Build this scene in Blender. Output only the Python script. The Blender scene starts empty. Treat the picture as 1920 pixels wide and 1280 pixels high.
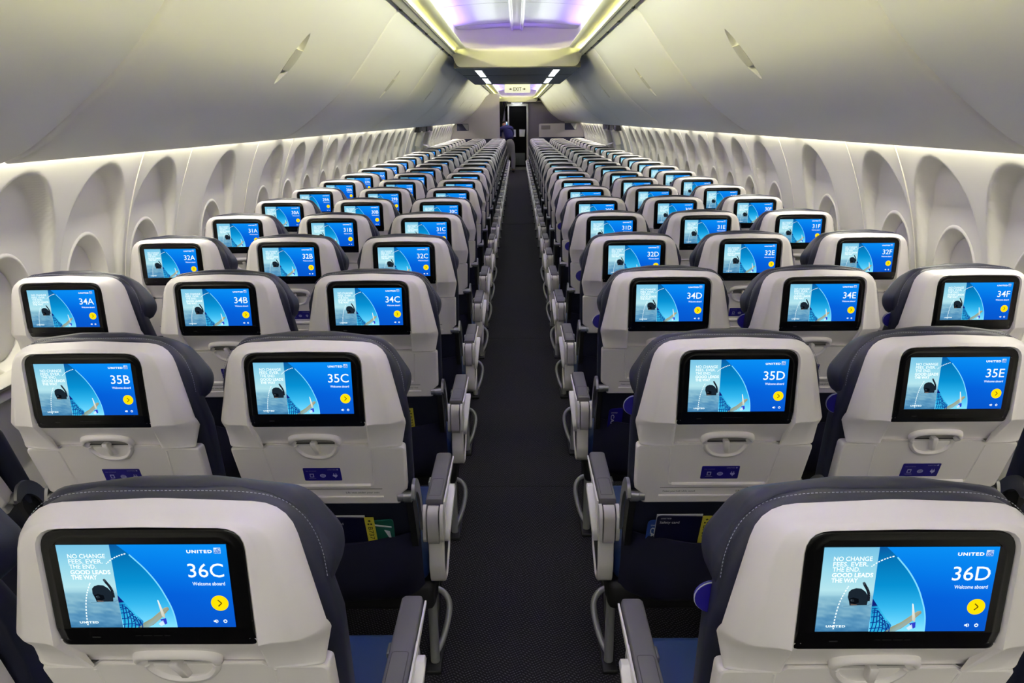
import bpy, bmesh, math, random
from math import sin, cos, pi, radians, sqrt
from mathutils import Vector, Matrix

random.seed(7)
S = bpy.context.scene
COL = S.collection
EYE = 1.6                                   # camera height above the carpet

# ------------------------------------------------------------------ camera
cam_d = bpy.data.cameras.new('camera')
cam = bpy.data.objects.new('camera', cam_d)
COL.objects.link(cam)
cam_d.sensor_fit = 'HORIZONTAL'
cam_d.sensor_width = 36.0
cam_d.lens = 1444.5 * 36.0 / 1920.0
cam_d.clip_start = 0.02
cam_d.clip_end = 200
P_, Y_, R_ = radians(16.15), radians(-.546), radians(-.5284)
fw = Vector((sin(Y_) * cos(P_), cos(Y_) * cos(P_), -sin(P_)))
rt = Vector((cos(Y_), -sin(Y_), 0))
up = rt.cross(fw)
rt2 = rt * cos(R_) + up * sin(R_)
up2 = up * cos(R_) - rt * sin(R_)
m3 = Matrix((rt2, up2, -fw)).transposed()
cam.matrix_world = Matrix.Translation((0, 0, EYE)) @ m3.to_4x4()
S.camera = cam

# ------------------------------------------------------------------ world, exposure
w = bpy.data.worlds.new('world')
S.world = w
w.use_nodes = True
w.node_tree.nodes['Background'].inputs[0].default_value = (0.0, 0.0, 0.0, 1)
w.node_tree.nodes['Background'].inputs[1].default_value = 0
S.view_settings.view_transform = 'Standard'
S.view_settings.look = 'None'
S.view_settings.gamma = 1
S.view_settings.use_curve_mapping = False
S.view_settings.exposure = 0.48
S.cycles.max_bounces = 10
S.cycles.diffuse_bounces = 6
S.cycles.use_denoising = True


def lin(c):
    return tuple(((x / 255) / 12.92 if x / 255 <= .04045 else ((x / 255 + .055) / 1.055) ** 2.4) for x in c)


# ------------------------------------------------------------------ lights of the cabin (LED strips in the coves)
def strip(name, x, y0, y1, z, direction, width, power_per_m, color, spread=180):
    L = bpy.data.lights.new(name, 'AREA')
    L.shape = 'RECTANGLE'
    ln = y1 - y0
    L.size = width
    L.size_y = ln
    L.energy = power_per_m * ln
    L.color = color
    L.spread = radians(spread)
    o = bpy.data.objects.new(name, L)
    COL.objects.link(o)
    d = Vector(direction).normalized()
    zax = -d
    yax = Vector((0, 1, 0))
    xax = yax.cross(zax).normalized()
    o.matrix_world = Matrix.Translation((x, (y0 + y1) / 2, z)) @ Matrix((xax, yax, zax)).transposed().to_4x4()
    return o


CREAM = (1.0, .99, .34)
WARM = (1.0, .965, .80)
VIOLET = (.30, .15, 1.0)
NEUTRAL = (.90, 1.0, .84)
SECTIONS = [(-.55, 8.2), (12.75, 26.2)]
P_BIN, P_DOME_V, P_DOME_W, P_WALL = 6.0, 2.9, 2.4, 4.6
for sx in (-1, 1):
    for (a, b) in SECTIONS:
        # bin wash: hidden above the rail lip, shines across the aisle onto the opposite bins
        strip('bin_wash_light', sx * .668, a, b, EYE + .6580, (-sx, 0, -.9), .004, P_BIN, CREAM)
        # ceiling cove: violet and white strips behind the lip of the recess
        strip('cove_violet_light', sx * .590, a + .1, b - .35, EYE + .700, (-sx * .12, 0, .99), .02, P_DOME_V, VIOLET, 120)
        if sx > 0:
            for yy, dy in ((b + .02, -1), (a - .02, 1)):
                e_ = strip('cove_violet_light', 0, 0, .8, EYE + .695, (.0, 0, 1), .02, P_DOME_V * .4, VIOLET)
                e_.matrix_world = Matrix.Translation((0, yy, EYE + .70)) @ Vector((0, .35 * dy, .94)).to_track_quat('-Z', 'X').to_matrix().to_4x4()
        strip('cove_white_light', sx * .575, a + .1, b - .45, EYE + .705, (-sx, 0, .22), .02, P_DOME_W, NEUTRAL, 64)
# side wall wash: short strips above the windows with dark gaps between them
GAPS = [-3.1, 1.2, 2.9, 4.47, 5.25, 6.35, 7.3, 8.3, 9.3, 10.3, 11.3, 12.2, None, 14.2, 15.1, 15.9, 16.7, 17.5, 18.3, 19.1, 20.0]
for sx in (-1, 1):
    for a, b in zip(GAPS, GAPS[1:]):
        if a is None or b is None:
            continue
        e = .06 if a > 4 else .0
        strip('wall_wash_light', sx * 1.551, a + e, b - e, EYE - .085, (sx * .12, 0, -1), .02, P_WALL, WARM)

# ------------------------------------------------------------------ materials
MATS = {}


def mat(name, rgb, rough=.5, metal=0.0, spec=.5, emit=None, bump=0, bscale=200, coat=0):
    if name in MATS:
        return MATS[name]
    m = bpy.data.materials.new(name)
    m.use_nodes = True
    nt = m.node_tree
    p = nt.nodes['Principled BSDF']
    c = lin(rgb)
    p.inputs['Base Color'].default_value = (*c, 1)
    p.inputs['Roughness'].default_value = rough
    p.inputs['Metallic'].default_value = metal
    p.inputs['Specular IOR Level'].default_value = spec
    if coat:
        p.inputs['Coat Weight'].default_value = coat
    if emit:
        p.inputs['Emission Color'].default_value = (*c, 1)
        p.inputs['Emission Strength'].default_value = emit
    # a little natural unevenness of the surface
    n = nt.nodes.new('ShaderNodeTexNoise')
    tc = nt.nodes.new('ShaderNodeTexCoord')
    n.inputs['Scale'].default_value = bscale
    n.inputs['Detail'].default_value = 3
    nt.links.new(tc.outputs['Object'], n.inputs['Vector'])
    if bump:
        b = nt.nodes.new('ShaderNodeBump')
        b.inputs['Strength'].default_value = bump
        b.inputs['Distance'].default_value = .001
        nt.links.new(n.outputs['Fac'], b.inputs['Height'])
        nt.links.new(b.outputs['Normal'], p.inputs['Normal'])
    else:
        r = nt.nodes.new('ShaderNodeMapRange')
        r.inputs['To Min'].default_value = max(0, rough - .05)
        r.inputs['To Max'].default_value = min(1, rough + .05)
        nt.links.new(n.outputs['Fac'], r.inputs['Value'])
        nt.links.new(r.outputs['Result'], p.inputs['Roughness'])
    MATS[name] = m
    return m


def glow(name, rgb, strength):
    m = bpy.data.materials.new(name)
    m.use_nodes = True
    nt = m.node_tree
    nt.nodes.clear()
    e = nt.nodes.new('ShaderNodeEmission')
    e.inputs[0].default_value = (*lin(rgb), 1)
    e.inputs[1].default_value = strength
    o = nt.nodes.new('ShaderNodeOutputMaterial')
    nt.links.new(e.outputs[0], o.inputs[0])
    return m


SHELL = mat('seat_shell_plastic', (236, 231, 231), .38)
TRAY = mat('tray_plastic', (236, 231, 230), .42)
BLACK = mat('monitor_black', (4, 4, 5), .25, spec=.3)
DARKG = mat('dark_grey_detail', (52, 52, 55), .5)
NAVY = mat('navy_leather', (38, 40, 60), .42, bump=.15, bscale=500)
FABRIC = mat('navy_fabric', (8, 9, 44), .85, bump=.3, bscale=900)
SEATBLUE = mat('blue_seat_leather', (30, 54, 106), .5, bump=.15, bscale=500)
THREAD = mat('pale_thread', (170, 172, 185), .8)
SILVER = mat('silver_metal', (158, 158, 160), .3, metal=.8)
PADG = mat('armrest_grey', (92, 90, 97), .5, bump=.1, bscale=700)
BAYW = mat('end_bay_white', (214, 211, 206), .4)
INLAY = mat('end_bay_inlay', (240, 238, 236), .35)
TUBE = mat('leg_grey_metal', (160, 162, 162), .42, metal=.5)
FRAMEB = mat('frame_black', (12, 12, 16), .6)
PLACARD = mat('placard_blue', (24, 14, 128), .4)
PLWHITE = mat('placard_print', (176, 178, 214), .5)
INK = mat('grey_print', (70, 68, 66), .6)
BIN = mat('bin_plastic', (230, 228, 224), .42)
LATCHD = mat('latch_grey', (196, 193, 184), .4)
WALLM = mat('sidewall_plastic', (230, 227, 218), .5)
SHADE = mat('window_shade', (206, 203, 196), .5)
CEIL = mat('ceiling_dome', (194, 194, 198), .5)
BAND = mat('ceiling_band', (238, 236, 222), .5)
SLIT = mat('dark_slit', (46, 44, 38), .7)
DARKCEIL = mat('dark_ceiling_panel', (96, 94, 92), .5)
DIVIDER = mat('divider_laminate', (176, 170, 169), .5)
DIVNAVY = mat('divider_navy', (24, 26, 62), .6)
BLACKW = mat('dark_doorway', (2, 2, 3), .7, spec=.1)
PURPLEG = mat('closet_grey', (120, 112, 128), .5)
CREAMBOX = mat('sign_cream', (236, 232, 200), .4)
SIGNLIT = mat('sign_cream_backlit', (232, 230, 196), .4, emit=.75)
SIGNINK = mat('sign_ink', (92, 88, 66), .6)
CARDN = mat('card_navy', (14, 14, 48), .35)
CARDY = mat('card_yellow', (214, 204, 66), .5)
CARDW = mat('card_white', (215, 215, 222), .5)
CARDK = mat('card_black_ink', (20, 20, 12), .6)
CARDG = mat('card_green', (22, 92, 78), .5)
CARDB = mat('card_blue', (40, 72, 150), .5)
SKIN = mat('skin', (176, 128, 104), .55)
SHIRT = mat('crew_navy_top', (26, 24, 92), .8)
TROUSER = mat('crew_grey_trousers', (120, 120, 124), .8)
SHOE = mat('crew_black_shoe', (10, 10, 12), .4)
HAIR = mat('crew_dark_hair', (26, 20, 18), .6)
LAMP = glow('lamp_white', (243, 250, 250), 9.0)
AFT_FILL = glow('aft_fill_white', (247, 250, 242), 48.0)  # added fill behind the camera, brightens the near seat rows


def carpet():
    m = bpy.data.materials.new('carpet_herringbone')
    m.use_nodes = True
    nt = m.node_tree
    N = nt.nodes.new
    L = nt.links.new
    p = nt.nodes['Principled BSDF']
    p.inputs['Roughness'].default_value = .9
    p.inputs['Specular IOR Level'].default_value = .15
    g = N('ShaderNodeNewGeometry')
    sp = N('ShaderNodeSeparateXYZ')
    L(g.outputs['Position'], sp.inputs[0])

    def M(op, a, b=None):
        n = N('ShaderNodeMath')
        n.operation = op
        for i, v in enumerate((a, b)):
            if v is None:
                continue
            if isinstance(v, (int, float)):
                n.inputs[i].default_value = v
            else:
                L(v, n.inputs[i])
        return n.outputs[0]
    tri = M('PINGPONG', sp.outputs['X'], .034)
    v = M('ADD', sp.outputs['Y'], M('MULTIPLY', tri, .62))
    line = M('FRACT', M('DIVIDE', v, .0115))
    mask = M('LESS_THAN', line, .30)
    dash = M('FRACT', M('DIVIDE', M('ADD', sp.outputs['X'], M('MULTIPLY', sp.outputs['Y'], .35)), .009))
    mask = M('MULTIPLY', mask, M('LESS_THAN', dash, .55))
    ns = N('ShaderNodeTexNoise')
    ns.inputs['Scale'].default_value = 3.0
    L(g.outputs['Position'], ns.inputs['Vector'])
    n2 = N('ShaderNodeTexNoise')
    n2.inputs['Scale'].default_value = 260.0
    L(g.outputs['Position'], n2.inputs['Vector'])
    cr = N('ShaderNodeValToRGB')
    cr.color_ramp.elements[0].color = (*lin((25, 24, 28)), 1)
    cr.color_ramp.elements[1].color = (*lin((33, 31, 36)), 1)
    L(ns.outputs['Fac'], cr.inputs[0])
    mx = N('ShaderNodeMix')
    mx.data_type = 'RGBA'
    L(M('MULTIPLY', mask, n2.outputs['Fac']), mx.inputs['Factor'])
    L(cr.outputs[0], mx.inputs['A'])
    mx.inputs['B'].default_value = (*lin((104, 102, 110)), 1)
    L(mx.outputs['Result'], p.inputs['Base Color'])
    b = N('ShaderNodeBump')
    b.inputs['Strength'].default_value = .5
    b.inputs['Distance'].default_value = .002
    L(n2.outputs['Fac'], b.inputs['Height'])
    L(b.outputs['Normal'], p.inputs['Normal'])
    return m


CARPET = carpet()


def display_mat():
    """backlit screens: the picture is in the colour attribute and gives off light"""
    m = bpy.data.materials.new('backlit_display')
    m.use_nodes = True
    nt = m.node_tree
    nt.nodes.clear()
    a = nt.nodes.new('ShaderNodeVertexColor')
    a.layer_name = 'Col'
    e = nt.nodes.new('ShaderNodeEmission')
    e.inputs[1].default_value = .85
    o = nt.nodes.new('ShaderNodeOutputMaterial')
    nt.links.new(a.outputs[0], e.inputs[0])
    nt.links.new(e.outputs[0], o.inputs[0])
    return m


DISPLAY = display_mat()


# ------------------------------------------------------------------ mesh builder
class MB:
    def __init__(s):
        s.v = []
        s.f = []
        s.mi = []
        s.mats = []
        s.cur = 0

    def use(s, m):
        if m not in s.mats:
            s.mats.append(m)
        s.cur = s.mats.index(m)
        return s

    def add(s, vs, fs):
        o = len(s.v)
        s.v.extend([tuple(p) for p in vs])
        for f in fs:
            s.f.append([i + o for i in f])
            s.mi.append(s.cur)

    def loft(s, rings, closed=True, cap0=False, cap1=False):
        n = len(rings[0])
        vs = [p for r in rings for p in r]
        fs = []
        for i in range(len(rings) - 1):
            for j in range(n if closed else n - 1):
                k = (j + 1) % n
                fs.append((i * n + j, i * n + k, (i + 1) * n + k, (i + 1) * n + j))
        if cap0:
            fs.append(tuple(reversed(range(n))))
        if cap1:
            fs.append(tuple(range((len(rings) - 1) * n, len(rings) * n)))
        s.add(vs, fs)

    def box(s, x0, x1, y0, y1, z0, z1, r=.0, seg=3):
        """box with rounded edges"""
        if r <= 0:
            vs = [(x, y, z) for x in (x0, x1) for y in (y0, y1) for z in (z0, z1)]
            s.add(vs, [(0, 1, 3, 2), (4, 6, 7, 5), (0, 4, 5, 1), (2, 3, 7, 6), (0, 2, 6, 4), (1, 5, 7, 3)])
            return
        r = min(r, (x1 - x0) / 2 * .99, (y1 - y0) / 2 * .99, (z1 - z0) / 2 * .99)

        def ring(d, z):
            q = r - d
            pts = []
            for cx, cy, a0 in ((x1 - r, y1 - r, 0), (x0 + r, y1 - r, pi / 2), (x0 + r, y0 + r, pi), (x1 - r, y0 + r, 1.5 * pi)):
                for i in range(seg + 1):
                    a = a0 + pi / 2 * i / seg
                    pts.append((cx + q * cos(a), cy + q * sin(a), z))
            return pts
        rings = []
        for i in range(seg + 1):
            a = pi / 2 * i / seg
            rings.append(ring(r - r * sin(a) if i else r * .999, z0 + r - r * cos(a)))
        for i in range(seg + 1):
            a = pi / 2 * (1 - i / seg)
            rings.append(ring(r - r * sin(a) if i < seg else r * .999, z1 - r + r * cos(a)))
        s.loft(rings, True, True, True)

    def tube(s, pts, r, n=8, closed=False, cap=True, sq=None, ref=None):
        pts = [Vector(p) for p in pts]
        rings = []
        N = len(pts)
        prev = None
        for i, p in enumerate(pts):
            a = pts[(i - 1) % N] if (closed or i > 0) else p
            b = pts[(i + 1) % N] if (closed or i < N - 1) else p
            t = (b - a).normalized()
            rf = Vector(ref) if ref else (prev if prev is not None else (Vector((0, 0, 1)) if abs(t.z) < .9 else Vector((1, 0, 0))))
            u = (rf - t * rf.dot(t)).normalized()
            v = t.cross(u)
            if ref is None:
                prev = u
            ru, rv = (r, r) if sq is None else sq
            rings.append([p + u * ru * cos(2 * pi * j / n) + v * rv * sin(2 * pi * j / n) for j in range(n)])
        if closed:
            rings.append(rings[0])
        s.loft(rings, True, cap and not closed, cap and not closed)

    def prism(s, poly, axis, a, b):
        """extrude a 2D polygon along an axis: axis x -> poly is (y,z); y -> (x,z); z -> (x,y)"""
        def P(p, d):
            return (d, p[0], p[1]) if axis == 'x' else ((p[0], d, p[1]) if axis == 'y' else (p[0], p[1], d))
        s.loft([[P(p, a) for p in poly], [P(p, b) for p in poly]], True, True, True)

    def mesh(s, name, smooth=38, recalc=True):
        me = bpy.data.meshes.new(name)
        me.from_pydata(s.v, [], s.f)
        for m in (s.mats or [SHELL]):
            me.materials.append(m)
        me.polygons.foreach_set('material_index', s.mi)
        if recalc:
            bm = bmesh.new()
            bm.from_mesh(me)
            bmesh.ops.recalc_face_normals(bm, faces=bm.faces)
            bm.to_mesh(me)
            bm.free()
        if smooth:
            me.shade_smooth()
            me.set_sharp_from_angle(angle=radians(smooth))
        me.update()
        return me


def obj(name, me, parent=None, loc=None):
    if isinstance(me, MB):
        me = me.mesh(name)
    o = bpy.data.objects.new(name, me)
    COL.objects.link(o)
    if parent:
        o.parent = parent
    if loc:
        o.location = loc
    return o


def empty(name, loc=(0, 0, 0)):
    o = bpy.data.objects.new(name, None)
    o.empty_display_size = .1
    COL.objects.link(o)
    o.location = loc
    return o


def tag(o, label, cat, group=None):
    o['label'] = label
    o['category'] = cat
    if group:
        o['group'] = group
    return o


def struct(name, me, loc=None):
    o = obj(name, me, None, loc)
    o['kind'] = 'structure'
    return o


def rpoly(cs, n=5):
    """rounded polygon: corners (x, y, r) -> n+1 points a corner"""
    out = []
    N = len(cs)
    for i in range(N):
        p = Vector(cs[i][:2])
        a = Vector(cs[i - 1][:2])
        b = Vector(cs[(i + 1) % N][:2])
        r = cs[i][2]
        da, db = (a - p), (b - p)
        la, lb = da.length, db.length
        da.normalize()
        db.normalize()
        ang = da.angle(db, pi)
        t = min(r / max(math.tan(ang / 2), 1e-6), la * .48, lb * .48) if ang < pi - .02 else min(r, la * .4, lb * .4)
        A, B = p + da * t, p + db * t
        for k in range(n + 1):
            u = k / n
            out.append(tuple(A * (1 - u) ** 2 + p * 2 * u * (1 - u) + B * u * u))
    return out


def lerp2(a, b, t):
    return [(p[0] + (q[0] - p[0]) * t, p[1] + (q[1] - p[1]) * t) for p, q in zip(a, b)]


def crom(pts, m=6):
    """Catmull-Rom through 2D/3D points"""
    P = [Vector(p) for p in pts]
    out = []
    for i in range(len(P) - 1):
        p0 = P[max(i - 1, 0)]
        p1, p2 = P[i], P[i + 1]
        p3 = P[min(i + 2, len(P) - 1)]
        for k in range(m):
            t = k / m
            out.append(tuple(.5 * ((2 * p1) + (p2 - p0) * t + (2 * p0 - 5 * p1 + 4 * p2 - p3) * t * t + (3 * p1 - p0 - 3 * p2 + p3) * t ** 3)))
    out.append(tuple(P[-1]))
    return out


def interp(xs, ys, x):
    if x <= xs[0]:
        return ys[0]
    for i in range(len(xs) - 1):
        if x <= xs[i + 1]:
            t = (x - xs[i]) / (xs[i + 1] - xs[i])
            return ys[i] + (ys[i + 1] - ys[i]) * t
    return ys[-1]


def sstep(a, b, x):
    t = min(1, max(0, (x - a) / (b - a)))
    return t * t * (3 - 2 * t)


# ------------------------------------------------------------------ lettering
_txt = {}


def text_polys(body, bold=0.0):
    sp = 1.22 if body == 'UNITED' else 1.0
    """outline faces of a piece of writing, scaled to the unit box (0..1, 0..1), plus its aspect"""
    key = (body, bold)
    if key in _txt:
        return _txt[key]
    cu = bpy.data.curves.new('lettering', 'FONT')
    cu.body = body
    cu.resolution_u = 3
    cu.offset = bold
    cu.space_character = sp
    o = bpy.data.objects.new('lettering', cu)
    COL.objects.link(o)
    dg = bpy.context.evaluated_depsgraph_get()
    me = bpy.data.meshes.new_from_object(o.evaluated_get(dg))
    vs = [(v.co.x, v.co.y) for v in me.vertices]
    fs = [tuple(p.vertices) for p in me.polygons]
    bpy.data.objects.remove(o)
    bpy.data.meshes.remove(me)
    bpy.data.curves.remove(cu)
    x0, x1 = min(v[0] for v in vs), max(v[0] for v in vs)
    y0, y1 = min(v[1] for v in vs), max(v[1] for v in vs)
    vs = [((x - x0) / (x1 - x0), (y - y0) / (y1 - y0)) for x, y in vs]
    _txt[key] = (vs, fs, (x1 - x0) / (y1 - y0))
    return _txt[key]


def put_text(mb, body, x0, x1, z0, z1, y, bold=0.0, back=True):
    """writing on a surface that faces -y (towards the camera)"""
    vs, fs, _ = text_polys(body, bold)
    yy = y if callable(y) else (lambda z: y)
    mb.add([(x0 + u * (x1 - x0), yy(z0 + v * (z1 - z0)), z0 + v * (z1 - z0)) for u, v in vs], fs)


# ------------------------------------------------------------------ the picture on the screens
SW, SH_, SZ = .2137, .1202, .973          # active area: width, height, lower edge above the floor


class Pic:
    """flat layers of light on one panel, u from the left 0..1, v from the top 0..1"""

    def __init__(s):
        s.v, s.f, s.c = [], [], []
        s.layer = 0

    def poly(s, pts, cols):
        if not isinstance(cols[0], tuple):
            cols = [cols] * len(pts)
        o = len(s.v)
        for (u, v), c in zip(pts, cols):
            s.v.append(((u - .5) * SW, -.00012 * s.layer, SZ + (1 - v) * SH_))
            s.c.append((*lin(c), 1))
        s.f.append(tuple(range(o, o + len(pts))))

    def grid(s, fn, us, vs_, col):
        for i in range(len(us) - 1):
            for j in range(len(vs_) - 1):
                q = [(us[i], vs_[j]), (us[i], vs_[j + 1]), (us[i + 1], vs_[j + 1]), (us[i + 1], vs_[j])]
                s.poly([fn(*a) for a in q], [col(*a) for a in q])

    def text(s, body, u0, u1, v0, v1, col, bold=0.0):
        vs, fs, _ = text_polys(body, bold)
        o = len(s.v)
        for a, b in vs:
            s.v.append(((u0 + a * (u1 - u0) - .5) * SW, -.00012 * s.layer, SZ + (1 - (v1 + b * (v0 - v1))) * SH_))
            s.c.append((*lin(col), 1))
        s.f.extend([tuple(i + o for i in f) for f in fs])

    def disc(s, u, v, ru, rv, col, n=24, a0=0, a1=2 * pi):
        s.poly([(u + ru * cos(a0 + (a1 - a0) * i / n), v + rv * sin(a0 + (a1 - a0) * i / n)) for i in range(n)], col)

    def line(s, pts, wd, col):
        for (a, b), (c, d) in zip(pts, pts[1:]):
            dx, dy = (c - a) * SW, (d - b) * SH_
            l = sqrt(dx * dx + dy * dy) or 1
            nx, ny = -dy / l * wd / 2 / SW, dx / l * wd / 2 / SH_
            s.poly([(a + nx, b + ny), (a - nx, b - ny), (c - nx, d - ny), (c + nx, d + ny)], col)

    def mesh(s, name):
        me = bpy.data.meshes.new(name)
        me.from_pydata(s.v, [], s.f)
        at = me.color_attributes.new('Col', 'FLOAT_COLOR', 'POINT')
        for i, c in enumerate(s.c):
            at.data[i].color = c
        me.materials.append(DISPLAY)
        me.update()
        return me


def cmix(a, b, t):
    return tuple(a[i] + (b[i] - a[i]) * t for i in range(3))


def cramp(stops, t):
    for (t0, c0), (t1, c1) in zip(stops, stops[1:]):
        if t <= t1:
            return cmix(c0, c1, max(0, (t - t0) / (t1 - t0)))
    return stops[-1][1]


ARC = crom([(.357, 0), (.405, .08), (.443, .155), (.497, .27), (.542, .39), (.575, .50), (.598, .60), (.62, .71), (.634, .81), (.641, .91), (.643, 1.0)], 4)
ARCV = [p[1] for p in ARC]
ARCU = [p[0] for p in ARC]


def make_display():
    P = Pic()
    # deep blue field on the right
    P.grid(lambda u, v: (u, v), [.30, .42, .55, .7, .85, 1.0], [0, .15, .3, .45, .6, .8, 1.0],
           lambda u, v: cmix(cramp([(0, (8, 132, 226)), (.3, (4, 112, 216)), (.6, (4, 88, 202)), (1, (6, 80, 190))], v),
                             (10, 140, 240), max(0, .35 - abs(u - .95)) * (1 - v)))
    # sea picture on the left
    P.layer = 1
    sea = [(0, (112, 182, 214)), (.25, (142, 202, 220)), (.5, (170, 214, 222)), (.56, (150, 196, 210)), (.6, (112, 164, 188)),
           (.66, (132, 178, 196)), (.72, (92, 146, 178)), (.78, (120, 168, 190)), (.84, (70, 128, 168)), (.9, (96, 150, 184)), (1, (52, 112, 156))]
    vs_ = [i / 36 for i in range(37)]
    us = [i / 10 * .315 for i in range(11)]
    P.grid(lambda u, v: (u, v), us, vs_, lambda u, v: cramp(sea, min(1, max(0, v + (.03 * sin(u * 40 + v * 60) if v > .6 else 0)))))
    # sky seen in the round window shape
    sky = [(0, (10, 84, 150)), (.12, (4, 108, 170)), (.45, (6, 134, 196)), (.7, (48, 170, 222)), (1, (126, 214, 244))]
    P.layer = 2
    P.grid(lambda a, v: (.315 + (interp(ARCV, ARCU, v) - .315) * a, v), [0, .25, .5, .75, 1], ARCV[::2], lambda a, v: cmix(cramp(sky, v), (0, 60, 130), .5 * (1 - a) * max(0, .25 - v)))
    P.layer = 3
    P.line(ARC[6:], .0018, (120, 208, 250))
    # wing with blended tip, engine cowling with lattice
    P.layer = 3
    P.poly([(.392, 1.0), (.50, .885), (.585, .755), (.606, .75), (.612, .775), (.556, .885), (.505, .965), (.47, 1.0)],
           [(120, 128, 96), (150, 152, 120), (176, 172, 136), (150, 150, 130), (132, 130, 104), (160, 156, 124), (120, 140, 140), (130, 170, 176)])
    P.layer = 4
    P.poly([(.548, .66), (.556, .665), (.582, .85), (.578, .885), (.562, .86)], [(216, 232, 236), (230, 236, 236), (170, 178, 160), (190, 190, 170), (196, 200, 184)])
    P.poly([(.548, .90), (.585, .885), (.588, .95), (.575, .965)], (44, 60, 190))
    P.poly([(.535, .955), (.565, .91), (.572, .96), (.55, .985)], (196, 220, 244))
    P.poly([(.315, .60), (.348, .685), (.325, .70), (.315, .69)], (14, 30, 110))
    cow = [(.315, .69), (.348, .685), (.375, .75), (.41, .84), (.445, .92), (.44, .965), (.405, 1.0), (.322, 1.0)]
    P.poly(cow, [(20, 130, 180), (30, 150, 205), (60, 190, 230), (60, 190, 230), (20, 110, 180), (20, 110, 180), (70, 214, 246), (40, 170, 216)])
    P.layer = 5
    for i in range(6):
        t = i / 5
        P.line([(.318 + .10 * t * t, .72 + .26 * t), (.35 + .08 * t, .72 + .19 * t), (.44, .955 + .02 * t)][:2], .0012, (8, 46, 130))
        P.line(crom([(.325 + .022 * i, 1.0), (.335 + .02 * i, .90 + .012 * i), (.335 + .016 * i, .71 + .036 * i)], 3), .0013, (8, 46, 130))
    for k in range(4):
        P.line([(.318, .75 + .07 * k), (.352 + .012 * k, .74 + .07 * k), (.39 + .012 * k, .83 + .05 * k)], .0012, (10, 60, 140))
    # swimmer's head with mask and breathing tube
    P.layer = 4
    P.poly([(.168, .58), (.17, .52), (.185, .49), (.21, .475), (.24, .48), (.266, .515), (.282, .56), (.288, .62), (.284, .685), (.185, .685), (.178, .63)], (24, 34, 44))
    P.line(crom([(.252, .415), (.262, .45), (.276, .49), (.288, .55), (.29, .63)], 4), .0036, (22, 26, 36))
    P.line([(.248, .405), (.258, .435)], .0028, (60, 70, 80))
    P.layer = 5
    P.poly([(.174, .60), (.20, .585), (.232, .60), (.236, .645), (.215, .665), (.186, .655)], (8, 12, 18))
    P.poly([(.19, .66), (.225, .668), (.23, .685), (.19, .685)], (96, 78, 70))
    P.poly([(.185, .612), (.202, .603), (.21, .63), (.192, .64)], (70, 84, 96))
    P.line([(.148, .69), (.20, .685), (.29, .683), (.315, .66)], .0014, (100, 148, 172))
    # dotted flight arcs
    for pts, n in (([(.165, .45), (.143, .54), (.125, .64), (.113, .76), (.107, .88), (.106, .98)], 16), ([(.281, .222), (.32, .165), (.365, .125), (.41, .10)], 9)):
        cc = crom(pts, 16)
        for i in range(n):
            a = cc[int(i * (len(cc) - 2) / n)]
            b = cc[min(len(cc) - 1, int((i + .62) * (len(cc) - 2) / n))]
            P.line([a, b], .0016, (232, 246, 250))
    W = (236, 250, 252)
    P.layer = 6
    P.text('NO CHANGE', .060, .282, .104, .156, W, .012)
    P.text('FEES. EVER.', .060, .262, .166, .218, W, .012)
    P.text('THE END.', .060, .218, .228, .280, W, .012)
    P.text('GOOD LEADS', .060, .298, .294, .346, W, .03)
    P.text('THE WAY', .060, .214, .356, .408, W, .03)
    P.text('UNITED', .060, .174, .918, .946, W, .04)
    # right column
    P.text('UNITED', .765, .915, .062, .100, (246, 250, 255), .04)
    P.poly([(.926, .036), (.966, .036), (.966, .104), (.926, .104)], (206, 224, 246))
    P.layer = 7
    for k in range(3):
        P.line(crom([(.928 + .010 * k, .102), (.938 + .010 * k, .075), (.950 + .006 * k, .04)], 3), .0008, (40, 110, 200))
        P.line(crom([(.928, .06 + .015 * k), (.948, .062 + .016 * k), (.964, .085 + .006 * k)], 3), .0008, (40, 110, 200))
    P.text('Welcome aboard', .775, .968, .442, .484, (226, 240, 255), .015)
    P.disc(.922, .70, .0525, .0935, (255, 214, 6), 32)
    P.layer = 8
    P.line([(.912, .662), (.934, .70), (.912, .738)], .0016, (96, 84, 10))
    P.poly([(.872, .912), (.88, .912), (.889, .898), (.889, .946), (.88, .932), (.872, .932)], W)
    P.line([(.894, .905), (.898, .922), (.894, .939)], .001, W)
    ring = [(.942 + .0095 * cos(a), .922 + .017 * sin(a)) for a in [(-60 + 300 * i / 10) * pi / 180 for i in range(11)]]
    P.line(ring, .0012, W)
    P.line([(.942, .898), (.942, .915)], .0012, W)
    return P.mesh('display')


def make_number(body):
    P = Pic()
    P.layer = 8
    asp = text_polys(body, .0)[2]
    wd = asp * .165 * SH_ / SW
    P.text(body, .97 - wd, .97, .222, .387, (236, 248, 255), .004)
    return P.mesh('seat_number')


# ------------------------------------------------------------------ seat meshes
def sy(z):
    """back surface of the lower shell leans forward towards its foot"""
    return max(0, .945 - z) * .79 if z > .872 else .0577 + (.872 - z) * .36


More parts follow.
